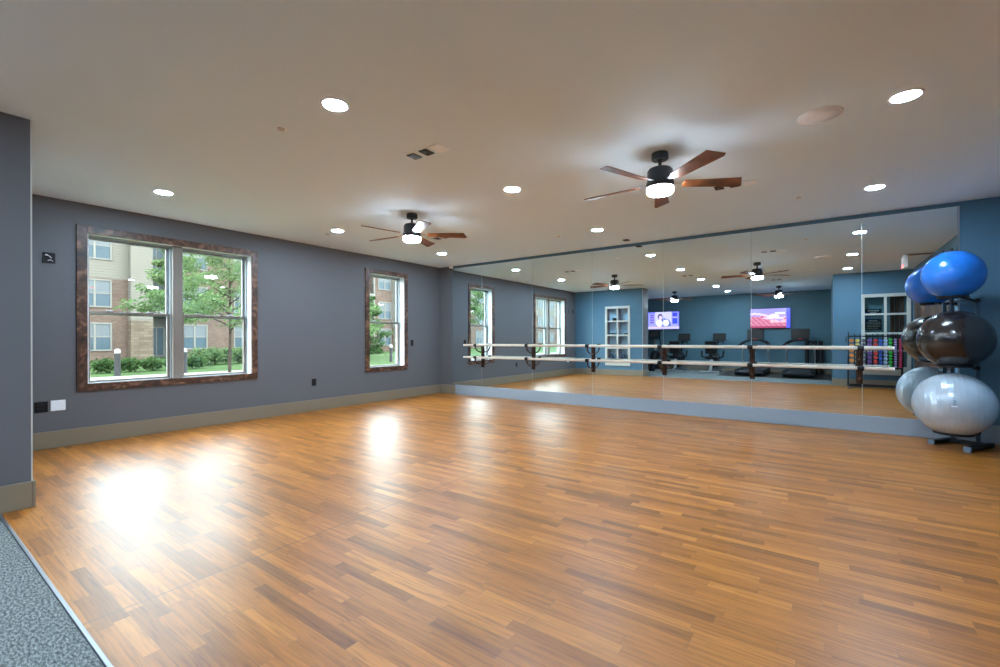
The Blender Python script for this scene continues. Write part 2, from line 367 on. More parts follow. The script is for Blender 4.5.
# baseboards
def bb(name, a, b, m=M['base']): struct(name, MB().span(a, b), m, bev=.004)
bb('baseboard_left', (XL, .65, 0), (XL+.018, YM, .185))
bb('baseboard_back', (XL+.45, YM-.022, 0), (XR, YM, .205), M['base_b'])
bb('baseboard_corner', (XL+.018, YM-.024, 0), (XL+.45, YM, .19))
bb('baseboard_left_pier', (XL+.018, .65, 0), (PL[1]+.02, .668, .185))
bb('baseboard_left_pier_end', (PL[1], PL[2]-.018, 0), (PL[1]+.02, .65, .185))
bb('baseboard_right_pier', (.16, .75, 0), (XR, .768, .185))
bb('baseboard_right_pier_end', (.162, .44, 0), (.18, .75, .185))
bb('baseboard_right', (XR-.018, .768, 0), (XR, 1.10, .185))
bb('baseboard_front', (XL, YB, 0), (.18, YB+.018, .14))
# white corner bead
struct('trim_2', MB().span((PL[1]-.004, .646, .185), (PL[1]+.003, .654, H)), M['offw'])
# windows
def window(idx, W, mull):
    y0, y1, z0, z1 = W
    root = thing('window_%d' % idx, None, None, kind='structure'); root.location = (XL, (y0+y1)/2, z0); oy = (y0+y1)/2
    S = lambda mb, n, m, par=root, **k: build(n, mb, m, par, **k)
    w = (y1-y0)/2; h = z1-z0; cw = .084; t = .020
    cl = cw+.010; cs = MB(); zb, zt = .026, h-.015; cs.span((0, -w-cl, zb-cw), (t, -w, zt+cw)).span((0, w, zb-cw), (t, w+cw-.008, zt+cw)); cs.span((0, -w, zt), (t, w, zt+cw)).span((0, -w, zb-cw), (t, w, zb))
    S(cs, 'casing', M['rustic'], bev=.003)
    jt = .012; jb = MB()
    jb.span((-.24, -w, 0), (0, -w+jt, h)).span((-.24, w-jt, 0), (0, w, h)).span((-.24, -w+jt, h-jt), (0, w-jt, h)).span((-.24, -w+jt, 0), (0, w-jt, jt))
    S(jb, 'jamb', M['jamb'])
    xs = -.160
    units = [(-w+jt, w-jt)] if not mull else [(-w+jt, -.055), (.055, w-jt)]
    if mull: S(MB().span((xs-.06, -.055, jt), (xs+.10, .055, h-jt)), 'mullion', M['vinyl'], bev=.006)
    zm = 1.50-z0
    for a, b in units:
        f = .022
        fr = MB(); fr.span((xs-.06, a, jt), (xs+.05, a+f*.6, h-jt)).span((xs-.06, b-f*.6, jt), (xs+.05, b, h-jt)).span((xs-.06, a, h-jt-f*.6), (xs+.05, b, h-jt)).span((xs-.06, a, jt), (xs+.05, b, jt+f*.6))
        S(fr, 'frame', M['vinyl_w'], bev=.003)
        a2, b2 = a+f*.6, b-f*.6
        for nm, q0, q1, xo, m in (('upper_sash', zm-.02, h-jt-f*.6, xs-.045, M['vinyl_w']), ('lower_sash', jt+f*.6, zm+.022, xs-.008, M['vinyl'])):
            sw = .028; sm_ = MB(); sm_.span((xo, a2, q0), (xo+.032, a2+sw, q1)).span((xo, b2-sw, q0), (xo+.032, b2, q1)).span((xo, a2+sw, q0), (xo+.032, b2-sw, q0+sw*.8)).span((xo, a2+sw, q1-sw), (xo+.032, b2-sw, q1))
            so = S(sm_, nm, m, bev=.003)
            build('pane', MB().span((xo+.012, a2+sw-.004, q0+sw-.004), (xo+.018, b2-sw+.004, q1-sw+.004)), M['glass'], so)
        lk = MB()
        for yy in (a2+(b2-a2)*.25, a2+(b2-a2)*.75): lk.box((xs+.02, yy, zm+.03), (.028, .06, .014))
        S(lk, 'sash_lock', M['vinyl_w'], bev=.003)
    return root
window(1, W1, True); window(2, W2, False)
# ================================================================== MIRROR WALL
seams = [-6.48, -5.688, -4.477, -3.259, -2.057, -.837, .387, 1.247]
ordn = ['first', 'second', 'third', 'fourth', 'fifth', 'sixth', 'seventh']
for k, (a, b) in enumerate(zip(seams, seams[1:])):
    lab = ['narrow frameless mirror panel at the window end of the mirror wall'] + ['frameless wall mirror panel, %s from the corner by the windows' % ordn[i] for i in range(1, 6)] + ['frameless wall mirror panel partly behind the exercise balls, end of the row']
    o = build('mirror_panel', MB().span((a+.0025, YM-.0065, .206), (b-.0025, YM-.0005, 2.688)), M['mirror'], label=lab[k], cat='mirror', group='mirror panels covering the back wall')
    if k < 6: build('polished_edge', MB().span((b-.0022, YM-.0062, .207), (b+.0022, YM-.0005, 2.687)), M['edge'], o)
struct('trim_3', MB().span((seams[-1], YM-.012, .206), (seams[-1]+.014, YM, 2.69)), M['chrome'])
# barre poles
def pole(z, label):
    t = thing('ballet_barre', label, 'barre', (-2.7, YM-.25, z), group='ballet barres along the mirror')
    build('pole', MB().cyl((-3.25, 0, 0), (3.36, 0, 0), .0205, 20), M['barre'], t)
    e = MB().cyl((-3.262, 0, 0), (-3.25, 0, 0), .021, 20); build('end_cap', e, M['white'], t)
    e = MB().cyl((3.36, 0, 0), (3.372, 0, 0), .021, 20); build('end_cap', e, M['white'], t)
pole(1.055, 'pale wooden ballet barre, the upper of two in front of the mirrors')
pole(.81, 'pale wooden ballet barre, the lower of two in front of the mirrors')
posts = [-5.66, -4.45, -3.24, -2.04, -.825, .36]
br = None
for k, x in enumerate(posts):
    lab = 'dark metal barre bracket on the mirror, %s from the window corner' % ordn[k]
    if k == 5: lab = 'dark metal barre bracket on the mirror, nearest the exercise balls'
    if br is None:
        br = thing('barre_bracket', lab, 'bracket', (x, YM-.007, 0), group='barre brackets on the mirror wall')
        build('back_plate', MB().span((-.034, -.014, .60), (.034, 0, 1.045)).span((-.021, -.032, .615), (.021, -.014, 1.03)), M['bronze'], br, bev=.003)
        for z in (1.055, .81):
            pts = []
            for i in range(13):
                a = pi/2*i/12; pts.append((0, -.03-.213*sin(a)*1.0, z-.03-.115*cos(a)))
            arm = build('arm', MB().tube(pts, .013, 10), M['bronze'], br)
            build('cradle', MB().lathe([(.030, -.032), (.030, .032)], 20, Matrix.Translation((0, -.243, z)) @ Matrix.Rotation(pi/2, 4, 'Y')), M['black'], arm)
        for z in (.64, .72, .90, .98): build('bolt', MB().cyl((0, -.036, z), (0, -.031, z), .009, 10), M['bronze'], br)
    else:
        c = copy_tree(br); c.location = (x, YM-.007, 0); c['label'] = lab
# camera
t = thing('security_camera', 'small white security camera in the corner above the mirrors', 'camera', (-6.505, YM-.03, 2.715))
build('housing', MB().lathe([(.045, .024), (.045, 0), (.040, -.018), (.03, -.03)], 20), M['white'], t)
build('lens', MB().sphere((0, -.01, -.03), .024, 16, 10), M['black'], t)
# ================================================================== CEILING FITTINGS
def downlight(x, y, lab):
    t = thing('recessed_light', lab, 'ceiling light', (x, y, H), group='recessed ceiling lights')
    build('trim_ring', MB().lathe([(.092, 0), (.092, -.005), (.078, -.009), (.072, -.004), (.072, -.001)], 32), M['white'], t)
    build('lens', MB().lathe([(.071, -.005), (.071, -.0085)], 32), M['lamp'], t)
XS = (-5.656, -2.631, .429); YS = (1.787, 3.88, 6.048)
rowl = ['row beside the windows', 'middle row', 'row on the exercise-ball side']
coll = ['farthest from the mirrors', 'halfway to the mirrors', 'closest to the mirrors']
for i, x in enumerate(XS):
    for j, y in enumerate(YS):
        downlight(x, y, 'round recessed ceiling light in the %s, %s' % (rowl[i], coll[j]))
downlight(-2.62, -.18, 'round recessed ceiling light seen in the mirror between the two gym fans, nearer')
downlight(-2.60, -1.99, 'round recessed ceiling light seen in the mirror close to the television wall')
def fan(x, y, base, lab, zs=1.0):
    t = thing('ceiling_fan', lab, 'ceiling fan', (x, y, H), group='five-bladed ceiling fans')
    build('canopy', MB().lathe([(.066, 0), (.068, -.012), (.068, -.052), (.062, -.058)], 28), M['gun'], t)
    build('downrod', MB().lathe([(.026, -.058), (.014, -.075), (.014, -.115), (.045, -.128)], 20), M['gun'], t)
    build('motor', MB().lathe([(.045, -.125), (.088, -.132), (.102, -.15), (.104, -.235), (.112, -.245), (.112, -.27), (.09, -.278)], 32), M['gun'], t)
    lm = build('light_kit', MB().lathe([(.092, -.278), (.110, -.283), (.110, -.292)], 32), M['gun'], t)
    build('lamp_shade', MB().lathe([(.106, -.292), (.108, -.30), (.107, -.328), (.096, -.341), (.06, -.346)], 32), M['fanlamp'], lm)
    for k in range(5):
        a = R(base+72*k); T = Matrix.Rotation(a, 4, 'Z') @ Matrix.Translation((0, 0, -.256)) @ Matrix.Rotation(R(-13), 4, 'X')
        b = MB().prism([(.19, -.046), (.64, -.073), (.69, .050), (.66, .066), (.19, .046)], -.004, .004, T)
        bo = build('blade', b, M['blade'], t, bev=.002)
        ar = MB().prism([(.10, -.02), (.27, -.012), (.27, .012), (.10, .02)], .004, .010, T)
        ar.prism([(.20, -.034), (.25, -.034), (.25, .034), (.20, .034)], .0045, .0095, T)
        build('blade_arm', ar, M['chrome'], bo)
fan(-1.12, 3.87, 33, 'brown five-bladed ceiling fan with lit lamp, nearer the camera')
fan(-4.17, 3.92, 42, 'brown five-bladed ceiling fan with lit lamp, over the window side')
fan(-4.05, -1.08, 20, 'ceiling fan reflected above the television with blue newscast')
fan(-1.10, -1.30, 10, 'ceiling fan reflected above the television with pink landscape')
t = thing('ceiling_speaker', 'white round flush speaker in the ceiling near the nearest light', 'speaker', (-.02, 3.87, H))
build('ring', MB().lathe([(.132, 0), (.132, -.006), (.124, -.010), (.118, -.007)], 40), M['white'], t)
build('grille', MB().lathe([(.118, -.006), (.118, -.009), (.05, -.011)], 40), M['offw'] if 0 else M['white'], t)
def sprinkler(x, y, lab):
    t = thing('sprinkler_cover', lab, 'sprinkler', (x, y, H), group='small ceiling sprinkler covers')
    build('cup', MB().lathe([(.042, 0), (.042, -.004), (.034, -.007), (.03, -.004)], 24), M['white'], t)
    build('plate', MB().lathe([(.027, -.004), (.027, -.011)], 20), M['offw'], t)
sprinkler(-3.25, 1.755, 'small round sprinkler cover in the ceiling left of the bright light')
sprinkler(-.23, 5.97, 'small round sprinkler cover in the ceiling right of the nearer fan')
sprinkler(-3.26, 6.06, 'small round sprinkler cover near the mirrors, above the second mirror panel')
sprinkler(-.21, 2.04, 'small round sprinkler cover seen only in the mirror above the dumbbells')
sprinkler(-5.96, 3.93, 'small round sprinkler cover beside the light next to the left fan')
def jbox(x, y, lab, s=.085):
    t = thing('ceiling_box', lab, 'junction box', (x, y, H), group='black open boxes in the ceiling')
    build('box', MB().box((0, 0, -.004), (s, s*1.25, .008)), M['black'], t, bev=.002)
    w = MB().tube([(-.02, -.02, -.008), (-.005, -.01, -.014), (.01, -.02, -.008)], .0022, 6)
    build('cable_stub', w, M['cap'], t)
def plate(x, y, lab, s=.115):
    t = thing('ceiling_plate', lab, 'cover plate', (x, y, H), group='white blank plates in the ceiling')
    build('plate', MB().box((0, 0, -.004), (s, s*1.25, .008)), M['white'], t, bev=.002)
    [build('screw', MB().cyl((0, q, -.0095), (0, q, -.007), .004, 8), M['chrome'], t) for q in (-.05, .05)]
for (a, b, c, y, w) in ((-2.83, -2.685, -2.545, 2.69, 'left of the nearer fan'), (-4.86, -4.71, -4.57, 5.10, 'beyond the left fan'), (-.88, -.74, -.60, 5.12, 'behind the nearer fan'), (-1.10, -.97, -.83, .43, 'over the gym opening')):
    jbox(a, y, 'black open ceiling box %s, outer of two' % w); jbox(b, y, 'black open ceiling box %s, next to the white plate' % w); plate(c, y, 'white blank ceiling plate %s' % w)
jbox(-2.54, 6.96, 'single black ceiling box just above the mirrors', .09)
t = thing('exit_sign', 'white exit sign box with red glow hanging near the ceiling', 'exit sign', (1.235, 3.18, H))
build('housing', MB().span((-.03, -.15, -.25), (.03, .15, -.03)), M['white'], t, bev=.006); build('bracket', MB().span((-.02, -.06, -.03), (.02, .06, 0)), M['white'], t)
build('lit_face', MB().span((-.034, -.13, -.235), (-.030, .13, -.19)), M['redlit'], t)
build('linear_diffuser', MB().span((1.30, 3.10, H-.010), (1.64, 3.18, H)), M['rustic'], label='narrow brown linear slot in the ceiling beside the right wall', cat='ceiling slot')
# ================================================================== WALL FITTINGS
def wall_plate(name, y, z, w, h, m, lab, cat, holes=True, x=XL, grp=None):
    t = thing(name, lab, cat, (x, y, z), group=grp)
    build('plate', MB().box((.004, 0, 0), (.008, w, h)), m, t, bev=.002)
    if holes:
        q = MB().box((.009, 0, h*.2), (.004, w*.5, h*.26)).box((.009, 0, -h*.2), (.004, w*.5, h*.26)); build('socket', q, M['satin'], t, bev=.001)
wall_plate('switch_plate', .82, 2.09, .075, .115, M['black'], 'black wall plate high beside the left pier, seen only in the mirror', 'switch')
wall_plate('outlet', 4.246, .47, .075, .115, M['black'], 'black outlet low on the left wall between the two windows', 'outlet')
wall_plate('switch_plate', 6.43, 1.10, .07, .12, M['black'], 'black wall plate right of the narrow window', 'switch')
wall_plate('outlet', 1.047, .457, .105, .115, M['black'], 'black plate low beside the left pier, left of the white plate', 'outlet')
wall_plate('blank_plate', 1.180, .462, .12, .115, M['white'], 'white blank wall plate low left of the twin window', 'cover plate', False)
t = thing('wall_box', 'black open wall box with wires left of the twin window', 'junction box', (XL, 1.11, 2.075))
build('box', MB().box((.005, 0, 0), (.010, .10, .115)), M['black'], t, bev=.002)
build('wires', MB().tube([(.01, -.02, .03), (.02, .0, .02), (.012, .02, .0)], .004, 6).tube([(.01, -.01, -.03), (.02, .01, -.02), (.012, .03, -.035)], .004, 6).box((.011, -.02, .03), (.004, .02, .012)), M['white'], t)
# ================================================================== PIER SHELF UNIT AND PANED WINDOW
def paned(root, w, h, rows, depth, split=.05):
    """face frame with 2 columns; local x 0..w, z 0..h, front at y 0"""
    f = MB(); st = .066; f.span((0, -.05, 0), (st, .035, h)).span((w-st, -.05, 0), (w, .035, h)).span((st, -.05, h-.075), (w-st, .035, h)).span((st, -.05, 0), (w-st, .035, .19))
    build('frame', f, M['offw'], root, bev=.004)
    m = MB(); m.span((w/2-.024, -.03, .19), (w/2+.024, .028, h-.075))
    build('mullion', m, M['offw'], root, bev=.003)
    for z in rows:
        build('glazing_bar', MB().span((st, -.028, z-.022), (w/2-.024, .026, z+.022)).span((w/2+.024, -.028, z-.022), (w-st, .026, z+.022)), M['offw'], root, bev=.003)
    return st
cu = thing('shelf_unit', 'tall off-white eight-opening shelf unit set in the blue pier', 'shelf unit', (CB[0], PL[3], CB[2]))
w = CB[1]-CB[0]; h = CB[3]-CB[2]; rows = [1.42, .972, .565]
paned(cu, w, h, rows, .26)
build('back_panel', MB().span((.03, -.27, .03), (w-.03, -.26, h-.03)), M['paleblue'], cu)
sd = MB(); sd.span((.025, -.26, .03), (.04, -.05, h-.03)).span((w/2-.008, -.26, .19), (w/2+.008, -.03, h-.075)).span((w-.04, -.26, .03), (w-.025, -.05, h-.03))
build('divider', sd, M['violet'], cu)
for z in rows: build('shelf', MB().span((.04, -.26, z-.018), (w-.04, -.028, z-.002)), M['offw'], cu)
build('shelf', MB().span((.04, -.26, .16), (w-.04, -.05, .19)), M['offw'], cu)
def dumbbell_mb(L=.17, r=.045, hr=.014):
    T = Matrix.Rotation(pi/2, 4, 'X')
    b = MB()
    for s in (-1, 1):
        y0 = s*(L/2-.055); y1 = s*L/2; lo, hi = min(y0, y1), max(y0, y1)
        b.lathe([(r*.8, -hi), (r, -hi+.010), (r, -lo-.010), (r*.8, -lo)], 12, T)
    b.lathe([(hr, -(L/2-.05)), (hr, (L/2-.05))], 12, T)
    return b
def kettlebell_mb(r=.075):
    b = MB().sphere((0, 0, r*.92), r, 20, 14); b.lathe([(r*.6, 0), (r*.6, .02)], 16)
    pts = [(r*.62*cos(a), 0, r*1.55+r*.75*sin(a)) for a in [pi*(-.15+1.3*i/14) for i in range(15)]]
    return b.tube(pts, .013, 8)
bx = CB[0]; by = PL[3]-.15; Zs = [CB[2]+z-.002 for z in rows]
dm = dumbbell_mb(.15, .034)
cols = ['left', 'right']
for ri, z in enumerate(Zs[1:], 0):
    for ci in range(2):
        x0 = bx+.10+ci*.40
        for k in range(3):
            if ri == 0 and ci == 1 and k == 0: continue
            o = build('dumbbell', dm, M['black'], loc=(x0+.035+k*.095, by+.02, z+.034), rz=0)
            tag(o, 'small black dumbbell on the %s shelf of the unit, %s column, %s' % (['second', 'third'][ri], cols[ci], ['leftmost', 'middle', 'rightmost'][k]), 'dumbbell', 'black dumbbells on the shelf unit')
kb = kettlebell_mb()
for ci in range(2):
    for k in range(2):
        o = build('kettlebell', kb, M['steel_blue'], loc=(bx+.155+ci*.40+k*.16, by, CB[2]+.19))
        tag(o, 'dark blue kettlebell on the bottom shelf, %s column, %s one' % (cols[ci], ['left', 'right'][k]), 'kettlebell', 'kettlebells on the bottom shelf')
build('storage_box', MB().box((0, 0, .05), (.16, .14, .10)).box((0, 0, .105), (.17, .15, .012)), M['black'], loc=(bx+.29, by, Zs[0]), bev=.004, label='small black lidded box on the top shelf of the unit', cat='box')
lw = thing('paned_window', 'off-white paned interior window behind the dumbbell rack', 'window', (LW[0], .75, LW[2]))
w2 = LW[1]-LW[0]
paned(lw, w2, h, rows, .26)
build('glass', MB().span((.05, -.003, .15), (w2-.05, .001, h-.06)), M['glass'], lw)
build('back_panel', MB().span((.03, -.27, .03), (w2-.03, -.26, h-.03)), M['wallC'], lw)
for k in range(3): build('wood_board', MB().span((.545+k*.085, -.26, .05), (.545+k*.085+.074, -.235, h-.05)), M['barn'], lw)
def notice(x, z, w, hh, lines, lab):
    t = thing('notice_board', lab, 'sign', (x, .515, z), group='black notice boards behind the paned window')
    build('board', MB().box((0, 0, 0), (w, .012, hh)), M['black'], t, bev=.002)
    tx = MB()
    for (zz, a, b_, th) in lines:
        x = a
        while x < b_:
            l = random.uniform(.008, .022); tx.box((x+l/2, .0068, zz), (l, .0016, th)); x += l+.007
    build('lettering', tx, M['chalk'], t)
notice(.955, 1.785, .31, .17, [(.045, -.10, .10, .028), (.0, -.06, .06, .022), (-.05, -.13, .13, .010)], 'black notice board with pale two-line heading, upper left pane')
notice(.955, 1.50, .31, .26, [(.09, -.08, .08, .018), (.055, -.12, .12, .010), (.02, -.12, .12, .010), (-.015, -.12, .12, .010), (-.05, -.12, .12, .010), (-.09, -.12, .10, .010)], 'black notice board with many small lines, second left pane')
# barn door on right wall
bd = thing('barn_door', 'rustic brown board barn door on the right wall', 'door', (XR-.012, 2.95, .03))
wd = 3.4
n = 16
for k in range(n):
    build('board', MB().span((-.028, -wd/2+k*wd/n+.004, 0), (-.004, -wd/2+(k+1)*wd/n-.004, 2.45)), M['barn'], bd, bev=.003)
build('ledge', MB().span((-.048, -wd/2, .25), (-.028, wd/2, .40)), M['barn'], bd, bev=.003); build('ledge', MB().span((-.048, -wd/2, 2.05), (-.028, wd/2, 2.20)), M['barn'], bd, bev=.003)
build('track', MB().span((-.05, -wd/2-.1, 2.47), (-.035, wd/2+.3, 2.51)).span((-.035, -wd/2, 2.475), (.012, -wd/2+.05, 2.505)).span((-.035, wd/2-.05, 2.475), (.012, wd/2, 2.505)), M['satin'], bd)
for yy in (-wd/2+.35, wd/2-.35):
    hg = MB().span((-.056, yy-.02, 2.20), (-.048, yy+.02, 2.52)); hg.lathe([(.04, 0), (.04, .016)], 20, Matrix.Translation((-.052, yy, 2.535)) @ Matrix.Rotation(pi/2, 4, 'Y')); build('hanger', hg, M['satin'], bd)
# ================================================================== EXERCISE BALLS AND RACK
balls = [((1.108, 6.673, 1.845), .253, 'sky_blue_ball', 'glossy blue exercise ball on the top tier of the rack'),
         ((1.120, 6.664, 1.162), .303, 'black_ball', 'glossy black exercise ball on the middle tier of the rack'),
         ((1.096, 6.600, .482), .327, 'silver_ball', 'silver grey exercise ball on the bottom tier of the rack')]
fd = Vector((-.50, -.84, 0)).normalized(); sd = Vector((.84, -.50, 0))
for (c, r, m, lab) in balls:
    dcol = {'sky_blue_ball': 'blue', 'black_ball': 'black', 'silver_ball': 'silver'}[m]
    o = build('exercise_ball', MB().sphere((0, 0, 0), r, 72, 44), M[m], loc=c, rz=R(20) if dcol != 'silver' else R(-2), label=lab, cat='exercise ball', group='exercise balls on the rack')
    pg = MB().lathe([(.012, 0), (.012, .004), (.006, .008)], 16, Matrix.Translation((0, 0, 0)) @ Matrix.Rotation(R(100), 4, 'Y') @ Matrix.Translation((0, 0, r-.003)))
    build('air_plug', pg, M['white'] if dcol != 'black' else M['satin'], o)
    if dcol == 'silver':
        # small printed emblem facing the studio
        a0 = math.atan2(0-c[1], 0-c[0])-R(-2)+R(1.5); lg = MB(); lw_ = MB()
        def onb(u, v, mb, su, sv):
            aa = a0+u/r; bb_ = v/r
            T = Matrix.Rotation(aa, 4, 'Z') @ Matrix.Rotation(-bb_, 4, 'Y') @ Matrix.Translation((r+.0006, 0, 0))
            mb._add([(p*.001, q*su/2, s_*sv/2) for p in (-1, 1) for q in (-1, 1) for s_ in (-1, 1)], [(0, 1, 3, 2), (4, 6, 7, 5), (0, 4, 5, 1), (2, 3, 7, 6), (0, 2, 6, 4), (1, 5, 7, 3)], False, T)
        onb(-.004, .095, lg, .010, .012); onb(0, .070, lg, .022, .012); onb(.004, .055, lg, .016, .016); onb(-.006, .042, lg, .012, .016); onb(.006, .032, lg, .014, .010)
        onb(0, .012, lw_, .046, .007)
        build('emblem', lg, M['cap'], o); build('emblem_line', lw_, M['white'], o)
rk = thing('ball_rack', 'blue-grey metal exercise ball rack in the corner by the mirrors', 'rack', (1.25, 6.98, 0))
org = Vector((1.25, 6.98, 0))
U1 = Vector((1.165, 7.06, 0)); U2 = Vector((1.345, 6.955, 0))
L = lambda v: tuple(Vector(v)-org)
def uv(u, z): return (u.x, u.y, z)
for u in (U1, U2):
    build('upright', MB().bar(L(uv(u, .03)), L(uv(u, 1.60)), .034, .034), M['steel_blue'], rk, bev=.004)
for z in (1.585, .93, .30): build('cross_bar', MB().bar(L(uv(U1, z)), L(uv(U2, z)), .03, .03), M['steel_blue'], rk, bev=.004)
for a, b in (((.965, 6.835), (1.19, 7.14)), ((1.195, 6.555), (1.45, 6.98))):
    ft = build('foot', MB().bar(L((a[0], a[1], .03)), L((b[0], b[1], .03)), .055, .045), M['satin'], rk, bev=.006)
    d = (Vector(a)-Vector(b)).normalized(); e = Vector(a)+d*.02
    build('foot_cap', MB().bar(L((a[0], a[1], .031)), L((e.x, e.y, .031)), .062, .055), M['cap'], ft, bev=.006)
build('base_bar', MB().bar(L((1.12, 7.045, .035)), L((1.40, 6.90, .035)), .045, .04), M['satin'], rk, bev=.005)
for (c, r, m, lab) in balls:
    rr = r*.46; zc = c[2]-math.sqrt(r*r-rr*rr)-.012
    rg = MB().torus((c[0]-org.x, c[1]-org.y, zc), rr, .011, 0, 2*pi, 40, 8)
    ring = build('ball_ring', rg, M['satin'], rk)
    ar = MB()
    for u in (U1, U2):
        q = Vector((c[0], c[1], 0)); dd = (Vector((u.x, u.y, 0))-q).normalized()*rr
        ar.tube([L((c[0]+dd.x, c[1]+dd.y, zc)), L(((c[0]+dd.x+u.x)/2, (c[1]+dd.y+u.y)/2, zc-.015)), L((u.x, u.y, zc-.05))], .012, 8)
    ar.sphere(L((U2.x, U2.y, zc-.03)), .026, 14, 10)
    build('support_arm', ar, M['satin'], ring)
# ================================================================== DUMBBELL RACK (studio side of right pier)
dr = thing('dumbbell_rack', 'black upright dumbbell rack with coloured dumbbell columns by the blue pier', 'rack', (.95, 1.20, 0))
px = [.46, .575, .675, .785, .90, .99, 1.077, 1.162, 1.247, 1.327, 1.415]
colx = [(a+b)/2 for a, b in zip(px, px[1:])]
for k, x in enumerate(px):
    z0 = .06 if k in (0, 10) else .46
    build('post', MB().span((x-.95-.009, -.04, z0), (x-.95+.009, -.005, 1.27 if k else 1.32)), M['satin'], dr, bev=.003)
build('top_rail', MB().span((-.49, -.045, .47), (.465, -.04, .50)).span((-.49, -.06, 1.20), (.465, -.04, 1.23)), M['satin'], dr)
for x in (-.49, .465):
    build('side_leg', MB().bar((x, -.28, .07), (x, .12, .07), .035, .035).bar((x, -.26, .08), (x, -.05, .75), .03, .03), M['satin'], dr, bev=.003)
    for y in (-.26, .10): build('caster', MB().lathe([(.030, -.011), (.030, .011)], 18, Matrix.Translation((x, y, .030)) @ Matrix.Rotation(pi/2, 4, 'Y')).box((x, y, .052), (.03, .05, .012)), M['chrome'], dr)
build('bottom_rail', MB().span((-.47, -.21, .055), (.45, -.17, .095)).span((-.47, .06, .055), (.45, .09, .085)), M['satin'], dr, bev=.003)
hb = MB().tube([(-.50, -.02, 1.20), (-.535, .02, 1.20), (-.535, .02, 1.10), (-.50, -.02, 1.10)], .008, 8); build('handle', hb, M['satin'], dr)
cd = [('orange', (.80, .28, .06), 6), ('yellow', (.80, .62, .12), 7), ('charcoal grey', (.12, .13, .14), 7), ('purple', (.20, .10, .36), 7), ('red', (.70, .06, .045), 7), ('royal blue', (.05, .12, .55), 8), ('pale blue', (.40, .52, .74), 8), ('green', (.04, .60, .07), 9), ('lilac', (.42, .34, .66), 12), ('pink', (.78, .05, .16), 13)]
nth = ['topmost', 'second from top', 'third from top', 'fourth from top', 'fifth from top', 'sixth from top', 'seventh from top', 'eighth from top', 'ninth from top', 'tenth from top', 'eleventh from top', 'twelfth from top', 'bottom one']
for (cn, cc, n), x in zip(cd, colx):
    mm = mat('neoprene_'+cn.replace(' ', '_'), cc, .45)
    dz = .575/(n-1) if n < 12 else .60/(n-1)
    r = min(.042, dz*.41); b = dumbbell_mb(.15+.04*(r/.041), r)
    me = None; cr = MB()
    for k in range(n):
        z = 1.115-k*dz+ (.02 if n > 8 else 0)
        if me is None:
            o = build('dumbbell', b, mm); me = o.data
        else:
            o = bpy.data.objects.new('dumbbell', me); C.objects.link(o)
        o.location = (x, 1.23, z)
        pos = 'bottom one' if k == n-1 else nth[k]
        tag(o, '%s dumbbell in the coloured rack, %s of its column' % (cn, pos), 'dumbbell', 'dumbbells in the coloured rack')
        cr.span((x-.95-.045, .022, z-.022), (x-.95+.045, .036, z-.014))
    cr.span((x-.95-.006, -.04, 1.115-(n-1)*dz-.03), (x-.95+.006, -.034, 1.16))
    for k in range(n):
        z = 1.115-k*dz+(.02 if n > 8 else 0); cr.span((x-.95-.045, -.034, z-.022), (x-.95-.035, .03, z-.014)) if 0 else cr.span((x-.95-.005, -.036, z-.0225), (x-.95+.005, .036, z-.0155))
    build('cradle_column', cr, M['satin'], dr)
# ================================================================== GYM: televisions, machines
def tv(x, z, label, paint):
    t = thing('television', label, 'television', (x, YB, z))
    w, hh = 1.20, .685; y = .10
    build('bezel', MB().span((-w/2, y-.03, -hh/2), (w/2, y, hh/2)), M['black'], t, bev=.004)
    nx, nz = 72, 40; mb = MB(); vs = []; fs = []
    for j in range(nz+1):
        for i in range(nx+1): vs.append((-w/2+.012+(w-.024)*i/nx, y+.0015, -hh/2+.012+(hh-.024)*j/nz))
    for j in range(nz):
        for i in range(nx): a = j*(nx+1)+i; fs.append((a+1, a, a+nx+1, a+nx+2))
    mb._add(vs, fs)
    o = build('screen', mb, M['screen'], t)
    ca = o.data.color_attributes.new('Col', 'FLOAT_COLOR', 'CORNER')
    for f in o.data.polygons:
        i = f.index % nx; j = f.index//nx; c = paint((i+.5)/nx, (j+.5)/nz)
        for li in f.loop_indices: ca.data[li].color = (*[q**1.35 for q in c], 1)
    build('wall_mount', MB().span((-.15, .0, -.12), (.15, y-.03, .12)), M['satin'], t)
def el(u, v, cx, cy, rx, ry): return ((u-cx)/rx)**2+((v-cy)/ry)**2 < 1
def news(u, v):
    c = (.42, .40, .98)
    if v > .9 or u < .03 or u > .965: c = (.28, .30, .95)
    if .07 < u < .20 and .28 < v < .90: c = (.22, .18, .62) if int(v*14) % 2 else (.40, .34, .80)
    if .24 < u < .76 and v > .2: c = (.62, .58, .96)
    if el(u, v, .50, .25, .25, .38): c = (.22, .25, .55)
    if el(u, v, .37, .34, .10, .20): c = (.95, .95, 1)
    if el(u, v, .58, .36, .10, .18) : c = (.90, .92, 1)
    if el(u, v, .40, .72, .075, .17): c = (.10, .08, .22)
    if el(u, v, .41, .66, .05, .13): c = (.75, .60, .78)
    if .79 < u < .94 and .72 < v < .92: c = (.10, .12, .62)
    if .79 < u < .94 and .30 < v < .62: c = (.10, .14, .68)
    if v < .16: c = (.62, .55, .92)
    if .10 < v < .13 and .1 < u < .5: c = (.9, .5, .6)
    return c
